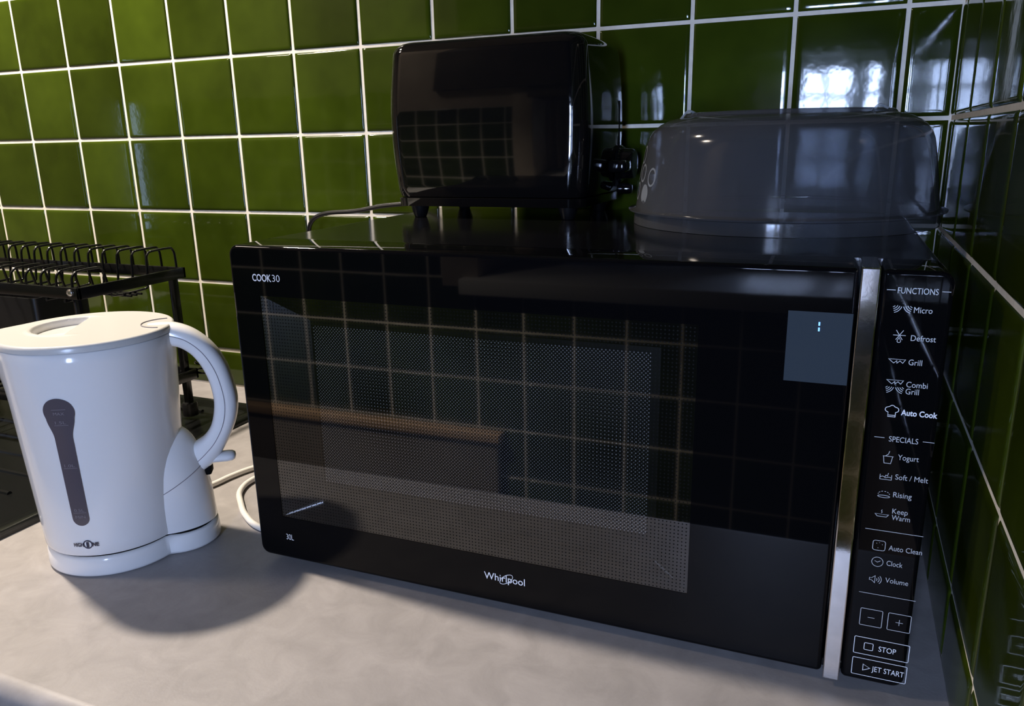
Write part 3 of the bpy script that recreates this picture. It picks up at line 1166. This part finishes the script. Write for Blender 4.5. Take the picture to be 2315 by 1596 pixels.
# pod under the handle
zl = [(0.9222, 0.0905, 0.0345), (0.935, 0.0898, 0.0358), (0.950, 0.0890, 0.0368), (0.965, 0.0876, 0.0370), (0.978, 0.0856, 0.0364), (0.988, 0.0830, 0.0350), (0.997, 0.0800, 0.0325), (1.004, 0.0770, 0.0290), (1.009, 0.0740, 0.0245), (1.0130, 0.0708, 0.0185), (1.0152, 0.0675, 0.0110), (1.0158, 0.0640, 0.0030)]
b = B()
rg = []
for z, ro, wdt in zl:
    cx_ = 0.046
    tilt_ = 0.0
    rg.append([kp(cx_ + (ro - cx_) * cos(2 * pi * k / 48), wdt * sin(2 * pi * k / 48), z) for k in range(48)])
b.loft(rg)
b.obj('handle_pod', M_white, kt, angle=70)
# pod seam line
b = B()
pts = []
for k in range(25):
    t_ = radians(-100 + 200 * k / 24)
    z = 0.9600 + 0.0205 * cos(t_) * 1.0
    # interpolate pod section
    for (z0, r0, w0), (z1, r1, w1) in zip(zl, zl[1:]):
        if z0 <= z <= z1:
            q = (z - z0) / (z1 - z0)
            ro, wdt = r0 + (r1 - r0) * q, w0 + (w1 - w0) * q
    pts.append(kp(0.046 + (ro - 0.046 + 0.0001) * cos(t_), (wdt + 0.0001) * sin(t_), z))
b.tube(pts, 0.00038, 6)
b.obj('pod_seam', M_gaugemark, kt)

# handle
out_ = [(0.052, 1.1185), (0.0640, 1.1190), (0.0767, 1.1172), (0.0914, 1.1100), (0.1055, 1.0963), (0.1154, 1.0783), (0.1205, 1.0582), (0.1224, 1.0402), (0.1195, 1.0215), (0.1100, 1.0000), (0.0990, 0.9832), (0.0880, 0.9728), (0.0780, 0.9690)]
inn_ = [(0.050, 1.0972), (0.0595, 1.0974), (0.0684, 1.0967), (0.0785, 1.0937), (0.0884, 1.0846), (0.0964, 1.0688), (0.1004, 1.0509), (0.1004, 1.0343), (0.0960, 1.0170), (0.0880, 1.0055), (0.0786, 0.9995), (0.0700, 0.9930), (0.0640, 0.9850)]
OO = spline([(a, 0, z) for a, z in out_], 6)
II = spline([(a, 0, z) for a, z in inn_], 6)
b = B()
rg = []
for i, (o_, i_) in enumerate(zip(OO, II)):
    c_ = (o_ + i_) / 2
    h_ = (o_ - i_) / 2
    s = i / (len(OO) - 1)
    wdt = 0.0120 + 0.0010 * sin(pi * s)
    ring = []
    for k in range(32):
        a = 2 * pi * k / 32
        ca, sa = cos(a), sin(a)
        e = 0.80
        p = c_ + h_ * (abs(ca) ** e * (1 if ca > 0 else -1))
        ring.append(kp(p.x, wdt * abs(sa) ** e * (1 if sa > 0 else -1), p.z))
    rg.append(ring)
b.loft(rg)
hnd = b.obj('handle', M_white, kt, angle=70)
for sgn in (-1, 1):
    b = B()
    pts = []
    for i, (o_, i_) in enumerate(zip(OO, II)):
        if 8 < i < len(OO) - 7:
            s = i / (len(OO) - 1)
            wdt = 0.0120 + 0.0010 * sin(pi * s)
            c_ = (o_ + i_) / 2
            pts.append(kp(c_.x + (o_ - i_).x * 0.03, sgn * (wdt + 0.0001), c_.z + (o_ - i_).z * 0.03))
    b.tube(pts, 0.00035, 6)
    b.obj('grip_seam', M_gaugemark, hnd)
# switch lever
b = B()
sw = []
for r_, rad_ in ((0.0800, 0.0048), (0.1080, 0.0050), (0.1115, 0.0046), (0.1137, 0.0034), (0.1147, 0.0012)):
    sw.append([kp(r_, 0.0085 * (rad_ / 0.005) * cos(2 * pi * k / 20), 0.9820 + (r_ - 0.08) * 0.02 + rad_ * sin(2 * pi * k / 20)) for k in range(20)])
b.loft(sw)
b.obj('switch', M_white, kt, angle=50)
B().box((-0.006, -0.007, -0.005), (0.004, 0.007, 0.005), 0.002, xf=lambda c: kp(0.0875 + c.x, c.y, 0.9715 + c.z)).obj('switch_recess', M_seam, kt)


def ksurf(ang, z, off=0.0004):
    r = krad(z) + off
    return Vector((KC.x + r * cos(ang), KC.y + r * sin(ang), z))


GA = radians(-64.6)


def kface(u, v, w):          # u metres across, v = height, on the body
    return ksurf(GA + u / 0.067, v, 0.0003 + w)


# water gauge
b = B()
secs = []
for k in range(80):
    z = 0.9535 + (1.0735 - 0.9535) * (0.5 - 0.5 * cos(pi * k / 79))
    hw = 0.0073
    if z < 0.9535 + 0.0073:
        hw = sqrt(max(0.0073 ** 2 - (0.0073 - (z - 0.9535)) ** 2, 1e-9))
    if z > 1.0375:
        zc, R_ = 1.0612, 0.0123
        if z > 1.056:
            hw = sqrt(max(R_ ** 2 - (z - zc) ** 2, 1e-9))
        else:
            q = (z - 1.0375) / (1.056 - 1.0375)
            q = q * q * (3 - 2 * q)
            hw = 0.0073 + (sqrt(R_ ** 2 - (1.056 - zc) ** 2) - 0.0073) * q
    secs.append((z, hw))
for i in range(len(secs) - 1):
    pass
rows = []
for z, hw in secs:
    rows.append([kface(-hw + 2 * hw * j / 10, z, 0.0004) for j in range(11)])
b.loft(rows, False, False, closed=False)
g = b.obj('water_gauge', M_gauge, kt, angle=60, label='smoked keyhole-shaped water gauge')


def ktext(b, s, u0, u1, zc, h, bold=0.0):
    return put_text(b, s, u0, u1, 0.0, h, lambda u, v, w: kface(u, zc - v, 0.0008), bold)


for s, z, ln in (('MAX', 1.0600, 1.0634), ('1.5L', 1.0520, 1.0493), ('1.0L', 1.0120, 1.0093), ('0.5L', 0.9690, 0.9663), ('MIN', 0.9625, 0.9655)):
    b = B()
    ktext(b, s, -0.0040, 0.0045, z, 0.0026)
    if s in ('1.5L', '1.0L', '0.5L', 'MAX'):
        b.add([kface(-0.005 + 0.011 * k / 6, ln + d, 0.0008) for d in (0, 0.0004) for k in range(7)], [(k, k + 1, k + 8, k + 7) for k in range(6)])
    b.obj('gauge_mark', M_gaugemark, g, False)
# printed maker's mark on the body
b = B()
LU, LZ2 = 0.0013, 0.9345
ktext(b, 'HIGH', LU - 0.0128, LU - 0.0036, LZ2, 0.0036, 0.03)
ktext(b, '1', LU - 0.0010, LU + 0.0010, LZ2, 0.0052, 0.03)
ktext(b, 'NE', LU + 0.0042, LU + 0.0100, LZ2, 0.0036, 0.03)
vs = []
for k in range(36):
    t_ = 2 * pi * k / 36
    for r in (0.0043, 0.0033):
        vs.append(kface(LU + r * cos(t_), LZ2 + r * sin(t_), 0.0003))
b.add(vs, [(2 * k, 2 * ((k + 1) % 36), 2 * ((k + 1) % 36) + 1, 2 * k + 1) for k in range(36)])
b.obj('brand_mark', M_logo, kt, False, label='dark blue brand lettering with a ringed figure one')
# cord from the base, looping behind the microwave corner
cp = spline([(-0.745, -0.385, 0.9050), (-0.738, -0.345, 0.9034), (-0.7302, -0.3175, 0.9034), (-0.7270, -0.2934, 0.9034), (-0.7190, -0.2660, 0.9034), (-0.700, -0.235, 0.9034), (-0.668, -0.215, 0.9034), (-0.640, -0.225, 0.9034), (-0.650, -0.255, 0.9034), (-0.690, -0.278, 0.9034), (-0.6960, -0.300, 0.9034), (-0.6870, -0.324, 0.9034), (-0.6690, -0.3435, 0.9034), (-0.6424, -0.3665, 0.9034), (-0.6096, -0.3831, 0.9034), (-0.560, -0.385, 0.9034), (-0.50, -0.36, 0.9034)], 8)
B().tube(cp, 0.0032, 12).obj('power_cord', M_whitec, kt, angle=80)

# ------------------------------------------------------------------ dish rack
RX1, RX0, RY0, RY1 = -0.9120, -1.400, -0.3060, -0.1400
RZ = 1.1175
rk = thing('dish_rack', 'black metal two-tier dish rack with wire plate dividers standing over the sink', 'dish rack', ((RX0 + RX1) / 2, (RY0 + RY1) / 2, 0.908))
b = B()
hb, tb = 0.0140, 0.0040
b.box((RX0, RY0, RZ - hb), (RX1, RY0 + tb, RZ), 0.0006)
b.box((RX0, RY1 - tb, RZ - hb), (RX1, RY1, RZ), 0.0006)
b.box((RX1 - tb, RY0, RZ - hb), (RX1, RY1, RZ), 0.0006)
b.box((RX0, RY0, RZ - hb), (RX0 + tb, RY1, RZ), 0.0006)
b.obj('top_frame', M_rackm, rk)
b = B()
for x in (RX1 - 0.024, RX1 - 0.055):
    b.tube([(x, RY0 - 0.001, RZ - 0.0165), (x, RY1 - 0.005, RZ - 0.0165)], 0.0020, 8)
b.obj('cross_wire', M_rackm, rk)
for x in (RX0 + 0.006, RX1 - 0.014):
    for y in (RY0 + 0.006, RY1 - 0.014):
        lg = B().box((x - 0.004, y - 0.001, 0.9160), (x + 0.005, y + 0.008, RZ - hb), 0.0008).obj('leg', M_rackm, rk)
        B().lathe([(0.0105, 0.0), (0.0105, 0.016), (0.0090, 0.0185), (0.006, 0.019)], (x + 0.001, y + 0.0035, 0.9081), 20).obj('rubber_foot', M_blackd, lg)
b = B()
b.lathe([(0.0045, 0.0), (0.0045, -0.0016), (0.0032, -0.0026), (0.0008, -0.0028)], (RX1 - 0.0135, RY0, RZ - 0.0062), 20, axis='y')
b.obj('screw', M_screw, rk, label='bright zinc screw head')
zb = RZ - 0.020
for k in range(17):
    x = -0.9245 - 0.0262 * k
    pts = [(x, RY0 + 0.003, RZ - 0.012), (x, RY0 + 0.004, RZ + 0.009), (x, RY0 + 0.008, RZ + 0.0150), (x, RY0 + 0.014, RZ + 0.0175), (x, RY0 + 0.040, RZ + 0.0180), (x, RY0 + 0.046, RZ + 0.0155), (x, RY0 + 0.049, RZ + 0.009), (x, RY0 + 0.054, zb + 0.006), (x, RY0 + 0.060, zb),
           (x, RY1 - 0.062, zb), (x, RY1 - 0.054, zb + 0.006), (x, RY1 - 0.051, RZ + 0.0170), (x, RY1 - 0.048, RZ + 0.0235), (x, RY1 - 0.042, RZ + 0.0265), (x, RY1 - 0.012, RZ + 0.0270), (x, RY1 - 0.006, RZ + 0.0245), (x, RY1 - 0.003, RZ + 0.016), (x, RY1 - 0.0025, RZ - 0.012)]
    B().tube(spline(pts, 3), 0.00155, 8).obj('plate_divider', M_rackm, rk)
b = B()
for y in (RY0 + 0.075, (RY0 + RY1) / 2, RY1 - 0.075):
    b.tube([(RX0 + 0.002, y, zb - 0.003), (RX1 - 0.002, y, zb - 0.003)], 0.0016, 8)
b.obj('base_wire', M_rackm, rk)
# lower tray
b = B()
LT = 0.965
b.box((RX0, RY0, LT - 0.004), (RX1, RY0 + 0.004, LT + 0.010), 0.0006)
b.box((RX0, RY1 - 0.004, LT - 0.004), (RX1, RY1, LT + 0.010), 0.0006)
b.box((RX1 - 0.004, RY0, LT - 0.004), (RX1, RY1, LT + 0.010), 0.0006)
b.box((RX0, RY0, LT - 0.004), (RX0 + 0.004, RY1, LT + 0.010), 0.0006)
for k in range(22):
    x = RX1 - 0.02 - 0.021 * k
    b.tube([(x, RY0 + 0.002, LT - 0.002), (x, RY1 - 0.002, LT - 0.002)], 0.0018, 8)
b.obj('lower_tray', M_rackm, rk)
# cutlery box hung in the rack at the left
ub = B()
ub.loft([rr3(-1.330, -0.250, -1.070, -0.165, 0.008, 1.010), rr3(-1.330, -0.250, -1.070, -0.165, 0.008, 1.085), rr3(-1.327, -0.247, -1.073, -0.168, 0.006, 1.085), rr3(-1.327, -0.247, -1.073, -0.168, 0.006, 1.015)])
ub.obj('cutlery_box', M_blackd, rk)
b = B()
b.tube([(-0.905 + 0.018 * cos(2 * pi * k / 24), RY1 + 0.012 + 0.014 * sin(2 * pi * k / 24), 0.982) for k in range(24)], 0.0016, 8, closed=True)
b.tube([(-0.905 + 0.018 * cos(2 * pi * k / 24), RY1 + 0.012 + 0.014 * sin(2 * pi * k / 24), 0.969) for k in range(24)], 0.0016, 8, closed=True)
b.obj('cup_ring', M_rackm, rk)
